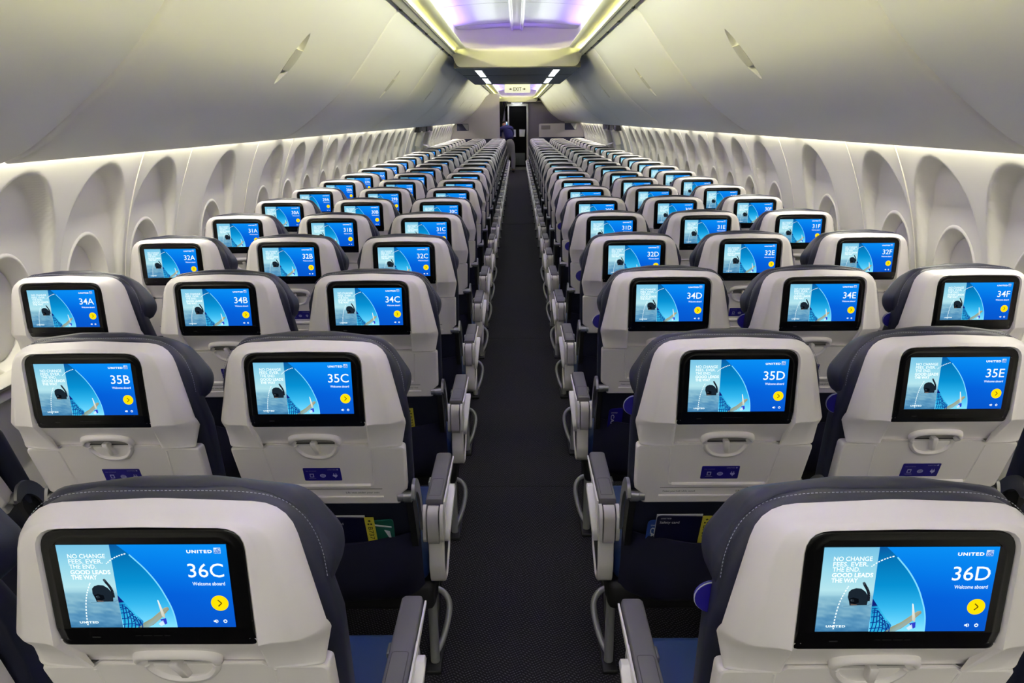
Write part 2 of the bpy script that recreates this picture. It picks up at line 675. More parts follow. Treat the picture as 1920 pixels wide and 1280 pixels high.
def m_shell():
    b = MB().use(SHELL)
    n = 5

    def outer(d=0):
        k = [(-.200 + d, .8685 + d * .3, .010), (-.124, .8685 + d * .3, .006), (-.114, .8755 + d * .3, .006), (.114, .8755 + d * .3, .006), (.124, .8685 + d * .3, .006), (.200 - d, .8685 + d * .3, .010),
             (.211 - d, .932, .07), (.171 - d, 1.1215 - d, .060), (0, 1.1290 - d, .5), (-.171 + d, 1.1215 - d, .060), (-.211 + d, .932, .07)]
        return rpoly(k, n)

    def inner(d=0):
        k = [(-.1265 + d, .8686, .006), (-.1245 + d, .8687, .006), (-.1145, .8757, .006), (.1145, .8757, .006), (.1245 - d, .8687, .006), (.1265 - d, .8686, .006),
             (.1335 - d, .945, .030), (.1315 - d, 1.1165 - d, .032), (0, 1.1185 - d, .5), (-.1315 + d, 1.1165 - d, .032), (-.1335 + d, .945, .030)]
        return rpoly(k, n)
    o, i = outer(), inner()
    R = []

    def ring(pts, y, lean=1.0):
        q = []
        for p in pts:
            f = min(1, max(0, (.897 - p[1]) / .02))
            yy = y - .0045 + lean * max(0, .945 - p[1]) * .79
            q.append((p[0], yy + (.0525 + (y - .0085) * .15 - yy) * f, p[1]))
        R.append(q)
    ring(outer(.006), .066, .9)
    ring(o, .060, .95)
    ring(o, .052, .98)
    ring(outer(.002), .040)
    ring(lerp2(outer(.003), i, .07), .0310)
    ring(lerp2(outer(.003), i, .12), .0270)
    ring(lerp2(outer(.003), i, .30), .0165)
    ring(lerp2(outer(.003), i, .35), .0145)
    ring(lerp2(outer(.003), i, .42), .0130)
    ring(lerp2(outer(.003), i, .80), .0085)
    ring(lerp2(outer(.003), i, .93), .0055)
    ring(i, .0025)
    ring(inner(.004), .009)
    ring(inner(.0045), .03)
    b.loft(R, True, False, False)
    # recessed middle panel under the monitor
    rows = []
    for z in (.950, .940, .930, .920, .910, .900, .892, .884, .8765):
        rows.append([(x, .0075 + (sy(z) if z > .885 else sy(.885) + (.885 - z) * .5), z) for x in (-.130, -.09, -.045, 0, .045, .09, .130)])
    b.loft(rows, False)
    return b.mesh('back_shell', 40)


def m_tape():
    b = MB().use(mat('clear_tape', (206, 196, 140), .25))
    arc = [(-.1705 + .060 - .0615 * cos(t), 1.1205 - .060 + .0615 * sin(t)) for t in [radians(18 + 5 * i) for i in range(10)]]
    b.loft([[(x + .004, .028, z - .004) for x, z in arc], [(x, .036, z) for x, z in arc], [(x, .060, z) for x, z in arc]], False)
    return b.mesh('tape_patch', 50)


def m_tray():
    b = MB().use(TRAY)
    top, st = .8655, .8725

    def out(d=0):
        k = [(-.178 + d, .683 + d, .006), (-.178 + d, .7115, .004), (-.199 + d, .731 + d, .008), (-.205 + d, top - d, .010), (-.126, top - d, .006), (-.116, st - d, .006),
             (.116, st - d, .006), (.126, top - d, .006), (.205 - d, top - d, .010), (.199 - d, .731 + d, .008), (.178 - d, .7115, .004), (.178 - d, .683 + d, .006)]
        return rpoly(k, 4)
    R = [[(p[0], sy(p[1]) + .034, p[1]) for p in out(.002)], [(p[0], sy(p[1]) + .007, p[1]) for p in out(0)], [(p[0], sy(p[1]) + .002, p[1]) for p in out(.0015)],
         [(p[0], sy(p[1]), p[1]) for p in out(.0045)], [(p[0], sy(p[1]), p[1]) for p in out(.0055)]]
    b.loft(R, True, True, True)
    # raised frame lines of the folded table

    def S3(p, off):
        return (p[0], sy(p[1]) + off, p[1])
    bar = crom([(-.112, .7465), (-.06, .7462), (0, .746), (.06, .7462), (.112, .7465)], 3)
    b.tube([S3(p, .0012) for p in bar], .004, 8, sq=(.0065, .0062), ref=(0, 0, 1))
    for sx in (-1, 1):
        b.tube([S3((sx * x, z), .0014) for x, z in crom([(.112, .7465), (.1185, .750), (.1205, .762), (.124, .81), (.1275, .858)], 4)], .0030, 6)
    # instruction strip: bright lower edge, dark upper edge
    b.tube([S3((x, .7085), .0002) for x in (-.139, 0, .139)], .0032, 6)
    b.use(DARKG)
    b.tube([S3((x, .7345), .0008) for x in (-.138, 0, .138)], .0012, 6)
    b.use(INK)
    put_text(b, 'Fasten your belt while seated', -.130, -.052, .7185, .7255, lambda z: sy(z) - .0004)
    put_text(b, 'Life vest under your seat', .048, .130, .7185, .7255, lambda z: sy(z) - .0004)
    return b.mesh('tray_table', 40)


def m_latchrim():
    b = MB().use(SHELL)
    # upper grip arch on the shell
    up_ = crom([(-.050, .8775), (-.0555, .887), (-.049, .8975), (-.030, .9025), (0, .9035), (.030, .9025), (.049, .8975), (.0555, .887), (.050, .8775)], 4)
    b.tube([(p[0], sy(p[1]) + .003, p[1]) for p in up_], .006, 8, sq=(.0085, .0068), ref=(0, 0, 1))
    lo = crom([(-.0485, .8755), (-.046, .861), (-.033, .844), (-.016, .8365), (0, .835), (.016, .8365), (.033, .844), (.046, .861), (.0485, .8755)], 4)
    b.tube([(p[0], sy(p[1]) + .002, p[1]) for p in lo], .006, 8, sq=(.008, .0062), ref=(0, -1, 0))
    b.use(mat('latch_well_shade', (150, 147, 144), .5))  # shell plastic in a darker grey, recess shade put into the colour
    wl = [(-.048, .8785), (.048, .8785), (.047, .889), (.034, .896), (-.034, .896), (-.047, .889)]
    b.add([(x, sy(z) + .0055, z) for x, z in wl], [tuple(range(6))])
    b.use(DARKG)
    b.box(-.047, .047, sy(.878) + .003, sy(.878) + .007, .8765, .8785)
    return b.mesh('latch_rim', 50)


def m_latch():
    b = MB().use(SHELL)
    R = []
    for z, y0, y1, wx in ((.8475, .07, .062, .0045), (.850, .07, .054, .0055), (.866, .07, .046, .006), (.882, .07, .037, .0064), (.8855, .07, .0375, .006), (.887, .07, .041, .0045)):
        sh = (.865 - z) * .18
        R.append([(sh + p[0], p[1], z) for p in rpoly([(-wx, y0, .001), (wx, y0, .001), (wx, y1, .0025), (-wx, y1, .0025)], 3)])
    b.loft(R, True, True, True)
    return b.mesh('tray_latch', 50)


def m_placard():
    b = MB().use(PLACARD)
    y = lambda z: sy(z) - .0006
    R = [[(p[0], y(p[1]), p[1]) for p in rpoly([(-.045, .7625, .003), (.045, .7625, .003), (.045, .8025, .003), (-.045, .8025, .003)], 3)]]
    R.append([(p[0], p[1] + .0012, p[2]) for p in R[0]])
    b.loft(R, True, True, True)
    b.use(PLWHITE)
    y2 = lambda z: sy(z) - .0010
    put_text(b, 'UNITED', .014, .034, .7955, .7985, y2)
    put_text(b, 'stay connected', -.039, -.014, .7915, .7945, y2)

    def poly(pts):
        b.add([(x, y2(z), z) for x, z in pts], [tuple(range(len(pts)))])
    poly([(.036, .7955), (.0395, .7955), (.0395, .799), (.036, .799)])
    # seat-screen icon, wireless disc, power plug
    poly([(-.031, .7735), (-.021, .7735), (-.021, .785), (-.031, .785)])
    poly([(-.034, .7695), (-.017, .7695), (-.017, .7705), (-.034, .7705)])
    poly([(.0005 + .0072 * cos(a * pi / 8), .7785 + .0058 * sin(a * pi / 8)) for a in range(16)])
    poly([(.0245, .781), (.0355, .781), (.0355, .777), (.032, .7735), (.0305, .7705), (.0295, .7735), (.0245, .777)])
    poly([(.0265, .781), (.0282, .781), (.0282, .7855), (.0265, .7855)])
    poly([(.0318, .781), (.0335, .781), (.0335, .7855), (.0318, .7855)])
    b.use(PLACARD)
    y3 = lambda z: sy(z) - .0013
    for z in (.776, .779, .782):
        pts = [(-.004, z - .0006), (.005, z - .0006), (.005, z + .0004), (-.004, z + .0004)]
        b.add([(x, y3(q), q) for x, q in pts], [(0, 1, 2, 3)])
    pts = [(-.029, .7755), (-.023, .7755), (-.023, .7825), (-.029, .7825)]
    b.add([(x, y3(q), q) for x, q in pts], [(0, 1, 2, 3)])
    return b.mesh('information_placard', 0)


def m_monitor():
    b = MB().use(BLACK)

    def o(d):
        return rpoly([(-.1285 + d, .929 + d, .008), (-.1285 + d, .968, .004), (-.1285 + d, 1.02, .004)][:0] + [(-.1285 + d, .937 + d, .008), (.1285 - d, .937 + d, .008), (.1285 - d, .970, .001), (.1285 - d, 1.114 - d, .030), (-.1285 + d, 1.114 - d, .030), (-.1285 + d, .970, .001)], 7)
    R = [[(p[0], y + max(0, .970 - p[1]) * .3, p[1]) for p in o(d)] for d, y in ((0, .03), (0, .0035), (.0012, .0018), (.004, .0012), (.0085, .0016), (.0095, .0010), (.012, .0008))]
    b.loft(R, True, True, False)
    b.add([(-.1168, .0008, .9702), (.1168, .0008, .9702), (.1168, .0008, 1.085), (.10, .0008, 1.1022), (-.10, .0008, 1.1022), (-.1168, .0008, 1.085)], [(0, 1, 2, 3, 4, 5)])
    lo = R[-1]
    b.add([(-.1168, .0008, .9702), (.1168, .0008, .9702), (.1165, .0008 + (.970 - .949) * .3, .949), (-.1165, .0008 + (.970 - .949) * .3, .949)], [(0, 1, 2, 3)])
    b.use(DARKG)
    for k, (x0, x1) in enumerate(((-.028, -.02), (-.018, -.006), (-.004, .008), (.010, .018))):
        b.add([(x0, .0040, .9575), (x1, .0040, .9575), (x1, .0043, .9567), (x0, .0043, .9567)], [(0, 1, 2, 3)])
    b.add([(-.085, .0047, .9555), (-.074, .0047, .9555), (-.074, .0054, .9533), (-.085, .0054, .9533)], [(0, 1, 2, 3)])
    return b.mesh('monitor', 40)


BZ = [.44, .50, .60, .70, .80, .90, .97, 1.02, 1.055, 1.083, 1.104, 1.119, 1.1265]
BW = [.190, .198, .205, .209, .212, .215, .213, .208, .200, .187, .170, .145, .105]
BY = [.285, .245, .195, .150, .125, .100, .066, .058, .055, .054, .054, .056, .062]


def by(z):
    return interp(BZ, BY, z)


def m_backrest():
    b = MB().use(NAVY)
    R = []
    for z, wx, y in zip(BZ, BW, BY):
        th = .075 if z < 1.06 else .075 - (z - 1.06) * .6
        R.append([(p[0], p[1], z) for p in rpoly([(-wx, y, .02), (wx, y, .02), (wx - .006, y + th, .035), (-wx + .006, y + th, .035)], 5)])
    R.append([(p[0] * .8, .112 + (p[1] - .08) * .5 - .03, 1.1285) for p in R[-1]])
    b.loft(R, True, True, True)
    return b.mesh('backrest', 60)


def m_stitch():
    b = MB().use(THREAD)
    side = crom([(.2095, 1.0), (.2055, 1.04), (.193, 1.078), (.174, 1.1035), (.149, 1.1195), (.107, 1.1275), (.05, 1.1295), (0, 1.1297)], 8)
    pts = [(x, z) for x, z in side] + [(-x, z) for x, z in reversed(side[:-1])]
    # even dashes
    L = [0]
    for p, q in zip(pts, pts[1:]):
        L.append(L[-1] + sqrt((p[0] - q[0]) ** 2 + (p[1] - q[1]) ** 2))
    d = 0
    while d < L[-1] - .004:
        a = [interp(L, [p[k] for p in pts], d) for k in (0, 1)]
        c = [interp(L, [p[k] for p in pts], d + .0030) for k in (0, 1)]
        b.tube([(a[0], .074, a[1]), (c[0], .074, c[1])], .0005, 4)
        d += .0054
    return b.mesh('stitching', 60)


def m_headrest():
    b = MB().use(NAVY)
    R = []
    for y, d, e in ((.084, .018, .020), (.087, .007, .008), (.093, .001, .001), (.104, 0, 0), (.132, 0, .012), (.165, 0, .030), (.190, .006, .045), (.203, .016, .060)):
        k = [(-.205 + d, .955 + d, .03), (0, .97 + d, .3), (.205 - d, .955 + d, .03), (.217 - d, 1.02 - e * .3, .05), (.168 - d, 1.120 - e, .055), (.05, 1.1355 - e, .12),
             (-.05, 1.1355 - e, .12), (-.168 + d, 1.120 - e, .055), (-.217 + d, 1.02 - e * .3, .05)]
        R.append([(p[0], y, p[1]) for p in rpoly(k, 5)])
    b.loft(R, True, True, True)
    return b.mesh('headrest', 60)


def m_flap():
    b = MB().use(PLACARD)
    o = [(-.205 + .027 * cos(a * pi / 12), .945 + .024 * sin(a * pi / 12)) for a in range(24)]
    b.prism(o, 'y', .112, .120)
    b.use(THREAD)
    b.tube([(x, .114, z) for x, z in o], .0012, 5, closed=True)
    return b.mesh('headrest_flap', 40)


def m_cushion():
    b = MB().use(SEATBLUE)
    b.box(-.222, .222, .27, .685, .355, .462, .035, 4)
    return b.mesh('seat_cushion', 60)


def m_pocket():
    b = MB().use(FABRIC)
    R = []
    for z, y in ((.30, .275), (.34, .232), (.40, .205), (.46, .186), (.52, .176), (.545, .172)):
        row = []
        for i in range(13):
            t = i / 12 * 2 - 1
            zz = z + (.012 * (abs(t) ** 2) - .004 * cos(t * 5) if z > .5 else 0)
            row.append((t * .208, y + .055 * abs(t) ** 4 + .004 * sin(t * 4 + z * 20), zz))
        back = [(x, yy + .006, zz) for x, yy, zz in reversed(row)]
        R.append(row + back)
    b.loft(R, True, True, True)
    return b.mesh('seat_pocket', 60)


def m_hinge(side):
    b = MB().use(SILVER)
    for sx in (side,):
        R = []
        for x, r in ((.172, .010), (.173, .0125), (.187, .0125), (.188, .0145), (.207, .0145), (.2085, .012)):
            R.append([(sx * x, .122 + r * cos(a * pi / 8), .706 + r * sin(a * pi / 8)) for a in range(16)])
        b.loft(R, True, True, True)
        pl = crom([(.108, .706), (.122, .737), (.158, .738), (.205, .70), (.242, .63), (.252, .56)], 4) + crom([(.232, .55), (.222, .61), (.190, .672), (.150, .704), (.120, .696)], 4)
        b.prism(pl, 'x', sx * .2075, sx * .2155)
    b.use(FRAMEB)
    for sx in (side,):
        b.prism([(.14, .705), (.19, .675), (.225, .61), (.235, .54), (.20, .52), (.17, .60), (.14, .67)], 'x', sx * .190, sx * .2065)
    return b.mesh('recline_hinge', 45)


def m_frame():
    b = MB().use(FRAMEB)
    b.box(-.235, .235, .27, .66, .27, .36, .02, 2)
    b.tube([(-.235, .34, .30), (.235, .34, .30)], .022, 8)
    b.tube([(-.235, .56, .30), (.235, .56, .30)], .022, 8)
    return b.mesh('seat_frame', 45)


def m_arm(s):
    b = MB().use(BAYW)
    # hinge block under the rear of the pad: two white discs with a grey barrel between
    def stad(r, zc0, zc1, yc):
        return [(yc + r * cos(a), (zc1 if sin(a) >= 0 else zc0) + r * sin(a)) for a in [2 * pi * i / 20 for i in range(20)]]
    b.prism(stad(.031, .527, .570, .270), 'x', s * .2130, s * .2220)
    b.prism(stad(.031, .527, .570, .270), 'x', s * .2590, s * .2675)
    b.use(mat('arm_barrel', (196, 192, 187), .4))
    b.prism(stad(.0290, .52, .570, .268), 'x', s * .2260, s * .2550)
    # pale strip along the outer side
    b.use(INLAY)
    pl = [(.290, .570), (.600, .588), (.603, .594), (.290, .602)]
    b.prism(pl, 'x', s * .2655, s * .2695)
    b.use(FRAMEB)
    b.box(min(s * .2195, s * .2655), max(s * .2195, s * .2655), .275, .602, .566, .582)
    return b.mesh('armrest', 40)


def m_pad(s):
    b = MB().use(PADG)
    x0, x1 = sorted((s * .2165, s * .2635))
    R = []
    for y, d in ((.299, .002), (.302, 0), (.596, 0), (.606, .003), (.611, .010)):
        R.append([(p[0], y, p[1]) for p in rpoly([(x0 + d, .577, .004), (x1 - d, .577, .004), (x1 - d, .6065 - d, .007), (x0 + d, .6065 - d, .007)], 4)])
    b.loft(R, True, True, True)
    # seam of the flap over the socket panel
    b.use(mat('pad_seam', (66, 64, 70), .6))
    z = .6068
    xx0, xx1 = x0 + .007, x1 - .007
    pts = rpoly([(xx0, .318, .004), (xx1, .318, .004), (xx1, .420, .008), (xx0, .420, .008)], 3)
    b.tube([(p[0], p[1], z - .0004) for p in pts], .0009, 5, closed=True)
    return b.mesh('armrest_pad', 45)


def m_button(s):
    b = MB().use(SILVER)
    b.box(min(s * .207, s * .215), max(s * .207, s * .215), .44, .475, .572, .586, .003, 2)
    return b.mesh('recline_button', 45)


def m_endbay(s):
    b = MB().use(BAYW)
    pl = [(.262, .512, .01), (.258, .42, .06), (.275, .362, .04), (.33, .342, .04), (.42, .385, .07), (.485, .47, .06), (.50, .56, .04), (.47, .598, .03), (.40, .585, .05), (.33, .52, .02)]
    o = rpoly(pl, 4)
    c = (.37, .47)

    def sc(k):
        return [(c[0] + (p[0] - c[0]) * k, c[1] + (p[1] - c[1]) * k) for p in o]
    R = [[(s * x, p[0], p[1]) for p in sc(k)] for x, k in ((.224, .97), (.2255, 1.0), (.262, 1.0), (.2655, .985), (.267, .95), (.2672, .90), (.262, .87))]
    b.loft(R, True, True, False)
    b.use(FRAMEB)
    R = [[(s * x, p[0], p[1]) for p in sc(k)] for x, k in ((.262, .88), (.2618, .5))]
    b.loft(R, True, False, True)
    return b.mesh('end_bay', 45)


def m_inlay(s):
    b = MB().use(INLAY)
    pl = [(.340, .525, .012), (.316, .485, .03), (.328, .452, .016), (.370, .470, .05), (.435, .535, .03), (.452, .578, .012), (.415, .588, .012), (.37, .555, .03)]
    o = rpoly(pl, 4)
    c = (.38, .50)
    R = []
    for k, dx in ((1, 0), (1, .007), (.94, .010)):
        R.append([(s * (.261 + dx + max(0, (p[1] - .42)) * .10 * (1 if dx else 0)), c[0] + (p[0] - c[0]) * k, c[1] + (p[1] - c[1]) * k) for p in o])
    b.loft(R, True, True, True)
    return b.mesh('end_bay_inlay', 45)


def m_leg(s):
    b = MB().use(TUBE)
    b.tube([(s * .212, .385, .40), (s * .212, .385, .2), (s * .213, .388, .012)], .014, 10)
    b.use(FRAMEB)
    b.box(min(s * .19, s * .235), max(s * .19, s * .235), .34, .50, 0, .014, .004, 2)
    b.tube([(s * .212, .40, .05), (s * .212, .62, .30)], .012, 8)
    return b.mesh('seat_leg', 45)


def m_bar(s, inner=False):
    b = MB().use(TUBE)
    if inner:
        b.tube([(-.205, .515, .185), (.205, .515, .185)], .0095, 10)
        b.tube([(s * .212, .515, .185), (s * .212, .40, .19)], .0085, 8)
        return b.mesh('baggage_bar', 60)
    pts = crom([(-s * .235, .515, .185), (s * .10, .515, .185), (s * .20, .51, .186), (s * .240, .495, .172), (s * .252, .475, .135), (s * .238, .425, .075), (s * .216, .388, .04)], 6)
    b.tube(pts, .0095, 10)
    return b.mesh('baggage_bar', 60)


# ------------------------------------------------------------------ shell of the cabin
floor = MB().use(CARPET)
floor.box(-1.75, 1.75, -3.2, 27.0, -.03, 0)
struct('floor', floor)
sm = MB().use(mat('carpet_seam', (12, 12, 14), .9))
for y in (3.17, 5.62, 12.2):
    sm.box(-.24, .24, y - .004, y + .004, -.001, .0012)
struct('trim_1', sm)
fl2 = MB().use(mat('galley_floor', (74, 74, 66), .5))
fl2.box(-.9, .9, 25.4, 27.2, -.03, .002)
struct('floor_galley', fl2)

WC, WR = .72, 1.745


def wx(z):
    return sqrt(max(.1, WR * WR - (z - WC) ** 2))


WIN_L = [2.03, 2.545, 3.06, 3.565, 4.37, 5.29, 5.87, 6.42, 6.97, 7.52, 8.08, 8.63, 9.18, 9.73, 10.28, 10.83, 11.38, 14.9, 15.45, 16.0, 16.55, 17.1, 17.65, 18.2, 18.75, 19.3, 19.85]
WIN_Z, WIN_A, WIN_B = .965, .148, .198         # centre height, half width, half height of the opening


def scoop(u, z):
    """depth of the sculpted bay around a window; u = offset along the wall"""
    top, bot = 1.442, .74
    if z > top or z < bot or abs(u) > .245:
        return 0.0
    r = (u / .238) ** 2 + (max(0, z - 1.06) / (top - 1.06)) ** 2.3
    e = 1 - sstep(.84, 1.0, r)
    tz = sstep(.74, .80, z)
    low = interp([.74, 1.0, 1.17, 1.24, 1.45], [.12, .30, .62, .90, 1.0], z)
    return .068 * e * tz * low


def wall(side, name):
    b = MB().use(WALLM)
    ys = []
    y = -3.2
    while y < 27.0:
        ys.append(y)
        y += .008 if 2.2 < y < 4.8 else .0145 if 1.9 < y < 12.2 else (.02 if 14.2 < y < 20.2 else .12)
    ys.append(27.0)
    zs = [0, .15, .3, .45, .6, .68] + [.70 + .009 * i for i in range(85)] + [1.48, 1.51, 1.56, 1.62, 1.70]
    n = len(zs)
    vs, fs = [], []
    keep = {}
    for i, yv in enumerate(ys):
        wy = min(WIN_L, key=lambda q: abs(q - yv))
        for j, z in enumerate(zs):
            u = yv - wy
            d = scoop(u, z) if abs(u) < .25 else 0
            vs.append((side * (wx(z) + d), yv, z))
            keep[(i, j)] = (u / (WIN_A * 1.0)) ** 2 + ((z - WIN_Z) / (WIN_B * 1.0)) ** 2 > 1
            if not keep[(i, j)]:
                vs[-1] = (side * (wx(z) + d + .07), yv, z)
    for i in range(len(ys) - 1):
        for j in range(n - 1):
            if not (keep[(i, j)] or keep[(i + 1, j)] or keep[(i, j + 1)] or keep[(i + 1, j + 1)]):
                continue
            if not all((keep[(i, j)], keep[(i + 1, j)], keep[(i, j + 1)], keep[(i + 1, j + 1)])) and ys[i] > 6.8:
                pass
            fs.append((i * n + j, (i + 1) * n + j, (i + 1) * n + j + 1, i * n + j + 1))
    b.add(vs, fs)
    return struct(name, b.mesh(name, 60))


wall(-1, 'wall_left')
wall(1, 'wall_right')


def m_window(side, part):
    b = MB().use(WALLM)
    N = 40

    def ring(k, dx):
        out = []
        for i in range(N):
            a = 2 * pi * i / N
            z = WIN_Z + WIN_B * k * sin(a)
            yv = WIN_A * k * cos(a)
            out.append((side * (wx(z) + scoop(yv, z) * (1 if k > .9 else .9) + dx), yv, z))
        return out
    if part == 'frame':
        b.loft([ring(1.11, .004), ring(1.085, .0), ring(1.065, -.003), ring(1.035, -.0045), ring(1.01, -.003), ring(.985, .006), ring(.86, .045), ring(.80, .060)])
    else:
        b.use(SHADE)
        b.loft([ring(.815, .052), ring(.78, .046), ring(.55, .050), ring(.25, .053)], True, False, True)
    return b.mesh('window_' + part, 60)


wn = 0
for side in (-1, 1):
    mf, ms = m_window(side, 'frame'), m_window(side, 'shade')
    for y in WIN_L:
        wn += 1
        o = obj('window_%d' % wn, mf, None, (0, y, 0))
        o['kind'] = 'structure'
        c = obj('window_shade', ms, o)
# joints between the side wall panels, ledge along the wall
JOINTS = [(2.28, .004), (3.325, .007), (3.83, .0035), (4.83, .004), (5.58, .0035), (6.69, .0035), (7.8, .0035), (8.9, .0035), (10.0, .0035), (11.1, .0035), (11.9, .014), (14.45, .012), (15.7, .0035), (16.8, .0035), (17.9, .0035), (19.0, .0035)]
for side in (-1, 1):
    b = MB().use(mat('joint_trim', (222, 218, 206), .45))
    for y, r in JOINTS:
        b.tube([(side * (wx(z) - .001), y, z) for z in [.5 + .05 * i for i in range(21)]], r, 6, sq=(r * .75, r * .5), ref=(0, 1, 0))
    b.use(WALLM)
    b.tube([(side * 1.715, y, .775) for y in (-3, 6, 12.3)], .02, 8, sq=(.016, .045), ref=(0, 0, 1))
    b.tube([(side * 1.725, y, .72) for y in (-3, 6, 12.3)], .02, 8, sq=(.012, .03), ref=(0, 0, 1))
    struct('trim_%d' % (2 if side < 0 else 3), b)

# ---------------------------------------------------- ceiling: recessed domes, bands, low dark panel


def ceiling_section(y0, y1, round0, name, nm_band):
    d = MB().use(CEIL)
    xs = [-.68 + 1.36 * i / 24 for i in range(25)]
    ys = [y0 - .1] + [y0 + (y1 - y0) * i / 10 for i in range(11)] + [y1 + .1]
    R = []
    for y in ys:
        R.append([(x, y, EYE + .845 + .045 * (1 - (x / .68) ** 2)) for x in xs])
    d.loft(R, False)
    # cross seams
    d.use(mat('dome_seam', (190, 190, 192), .6))
    y = y0 + .55
    while y < y1 - .3:
        for x0, x1 in ((-.60, -.075), (.075, .60)):
            pts = [(x0 + (x1 - x0) * i / 6, y, EYE + .8435 + .045 * (1 - ((x0 + (x1 - x0) * i / 6) / .68) ** 2)) for i in range(7)]
            d.tube(pts, .0012, 4)
        y += 1.36
    struct(name, d.mesh(name, 60))
    b = MB().use(BAND)
    r = .30
    hx = .512

    def loop(hx, ya, yb, r, z, zend, n=8):
        out = []
        for cx, cy, a0, far in ((hx - r, yb - r, 0, 1), (-hx + r, yb - r, pi / 2, 1), (-hx + r, ya + r, pi, 0), (hx - r, ya + r, 1.5 * pi, 0)):
            for i in range(n + 1):
                a = a0 + pi / 2 * i / n
                f = (sin(a) if far else -sin(a))
                out.append((cx + r * cos(a), cy + r * sin(a), z + (zend - z) * sstep(.0, 1, f)))
        return out
    A = EYE
    b.loft([loop(.60, y0 - .05, y1 + .08, .25, A + .90, A + .90), loop(.62, y0 - .05, y1 + .08, .25, A + .684, A + .684), loop(hx + .008, y0, y1, r, A + .684, A + .684), loop(hx, y0, y1, r, A + .676, A + .668),
            loop(hx + .006, y0 - .006, y1 + .006, r, A + .669, A + .652), loop(.57, y0 - .08, y1 + .06, .24, A + .666, A + .610), loop(.664, y0 - .15, y1 + .13, .10, A + .6615, A + .515),
            loop(.675, y0 - .15, y1 + .15, .09, A + .70, A + .53)])
    struct(nm_band, b.mesh(nm_band, 50))
    # the lengthwise beam in the middle of the dome
    c = MB().use(mat('dome_beam', (190, 188, 188), .4))
    z = EYE + .858
    c.loft([[(x, y, z + dz) for x, dz in ((-.066, .03), (-.060, .004), (-.052, -.004), (-.040, -.004), (-.036, .006), (.036, .006), (.040, -.004), (.052, -.004), (.060, .004), (.066, .03))] for y in (y0, y1 + .05)])
    return c


c1 = ceiling_section(-.7, 8.36, False, 'ceiling', 'ceiling_band')
struct('trim_4', c1)
c2 = ceiling_section(12.75, 26.3, True, 'ceiling_forward', 'ceiling_band_forward')
struct('trim_5', c2)
dk = MB().use(DARKCEIL)
dk.box(-.66, .66, 8.50, 12.60, EYE + .505, EYE + .56)
dk.box(-.66, .66, 9.9, 9.92, EYE + .502, EYE + .506)
struct('ceiling_low_panel', dk)
ak = MB().use(DARKCEIL)
ak.box(-.66, .66, -3.2, -.86, EYE + .505, EYE + .56)
struct('ceiling_aft_panel', ak)
fr = MB().use(DARKCEIL)
fr.box(-.9, .9, 26.45, 27.1, EYE + .50, EYE + .55)
struct('ceiling_galley', fr)

# ceiling lamps in the low panel; the aft pair is unseen, added fill
k = 0
for side in (-1, 1):
    for (a, b_) in ((8.85, 10.2), (10.65, 12.1), (-2.5, -1.1)):
        e = empty('ceiling_light', (side * .425, (a + b_) / 2, EYE + .505))
        tag(e, '%s white ceiling lamp on the %s edge of the low dark ceiling panel' % ('nearer long' if a < 10 else 'farther short', 'left' if side < 0 else 'right') if a > 0 else 'added white fill lamp behind the viewpoint on the %s side' % ('left' if side < 0 else 'right'), 'ceiling lamp', 'ceiling lamps')
        h = (b_ - a) / 2
        f = MB().use(BAND)
        f.loft([[(x, y, 0) for x, y in ((-.045, -h - .02), (.045, -h - .02), (.045, h + .02), (-.045, h + .02))], [(x, y, -.006) for x, y in ((-.04, -h - .015), (.04, -h - .015), (.04, h + .015), (-.04, h + .015))],
                [(x, y, -.004) for x, y in ((-.033, -h), (.033, -h), (.033, h), (-.033, h))]])
        obj('lamp_frame', f, e)
        g = MB().use(LAMP if a > 0 else AFT_FILL)
        g.box(-.033, .033, -h, h, -.0045, -.002)
        obj('diffuser', g, e)

# ---------------------------------------------------- rails above the bins
for side in (-1, 1):
    b = MB().use(BAND)
    pr = [(.6215, .6448), (.6225, .6410), (.640, .6385), (.690, .6270), (.690, .690), (.672, .690), (.672, .6500), (.640, .6445)]
    b.loft([[(side * x, y, EYE + z) for x, z in pr] for y in (-3.1, 26.9)], True, True, True)
    b.use(SLIT)
    b.tube([(side * .6895, y, EYE + .6275) for y in (-3, 10, 26.8)], .0030, 6)
    b.tube([(side * .640, y, EYE + .6385) for y in (-3, 10, 26.8)], .0018, 6)
    y = .2
    while y < 26:
        b.use(SLIT)
        b.box(min(side * .684, side * .70), max(side * .684, side * .70), y - .03, y + .03, EYE + .622, EYE + .630)
        b.use(CREAMBOX)
        y += .68
    struct('trim_%d' % (6 if side < 0 else 7), b)

# ---------------------------------------------------- overhead bins
PROF = crom([(.692, .645), (.745, .592), (.82, .492), (.92, .358), (1.01, .245), (1.10, .152), (1.22, .052), (1.37, -.058), (1.455, -.102), (1.5, -.116)], 5)
BLEN = 2.72


def lens(yy, zr):
    """depth of the two finger wells of the latch"""
    s = (.368 - zr) / (.368 - .158)
    if s <= 0 or s >= 1:
        return 0
    wv = .064 * sin(pi * s) ** .8
    k = abs(yy) / max(wv, 1e-4)
    e = 1 - sstep(.75, 1.0, k)
    well = max(sstep(.40, .30, s), sstep(.66, .74, s)) * sstep(0, .05, s) * sstep(1, .95, s)
    return e * (.003 + .020 * well)


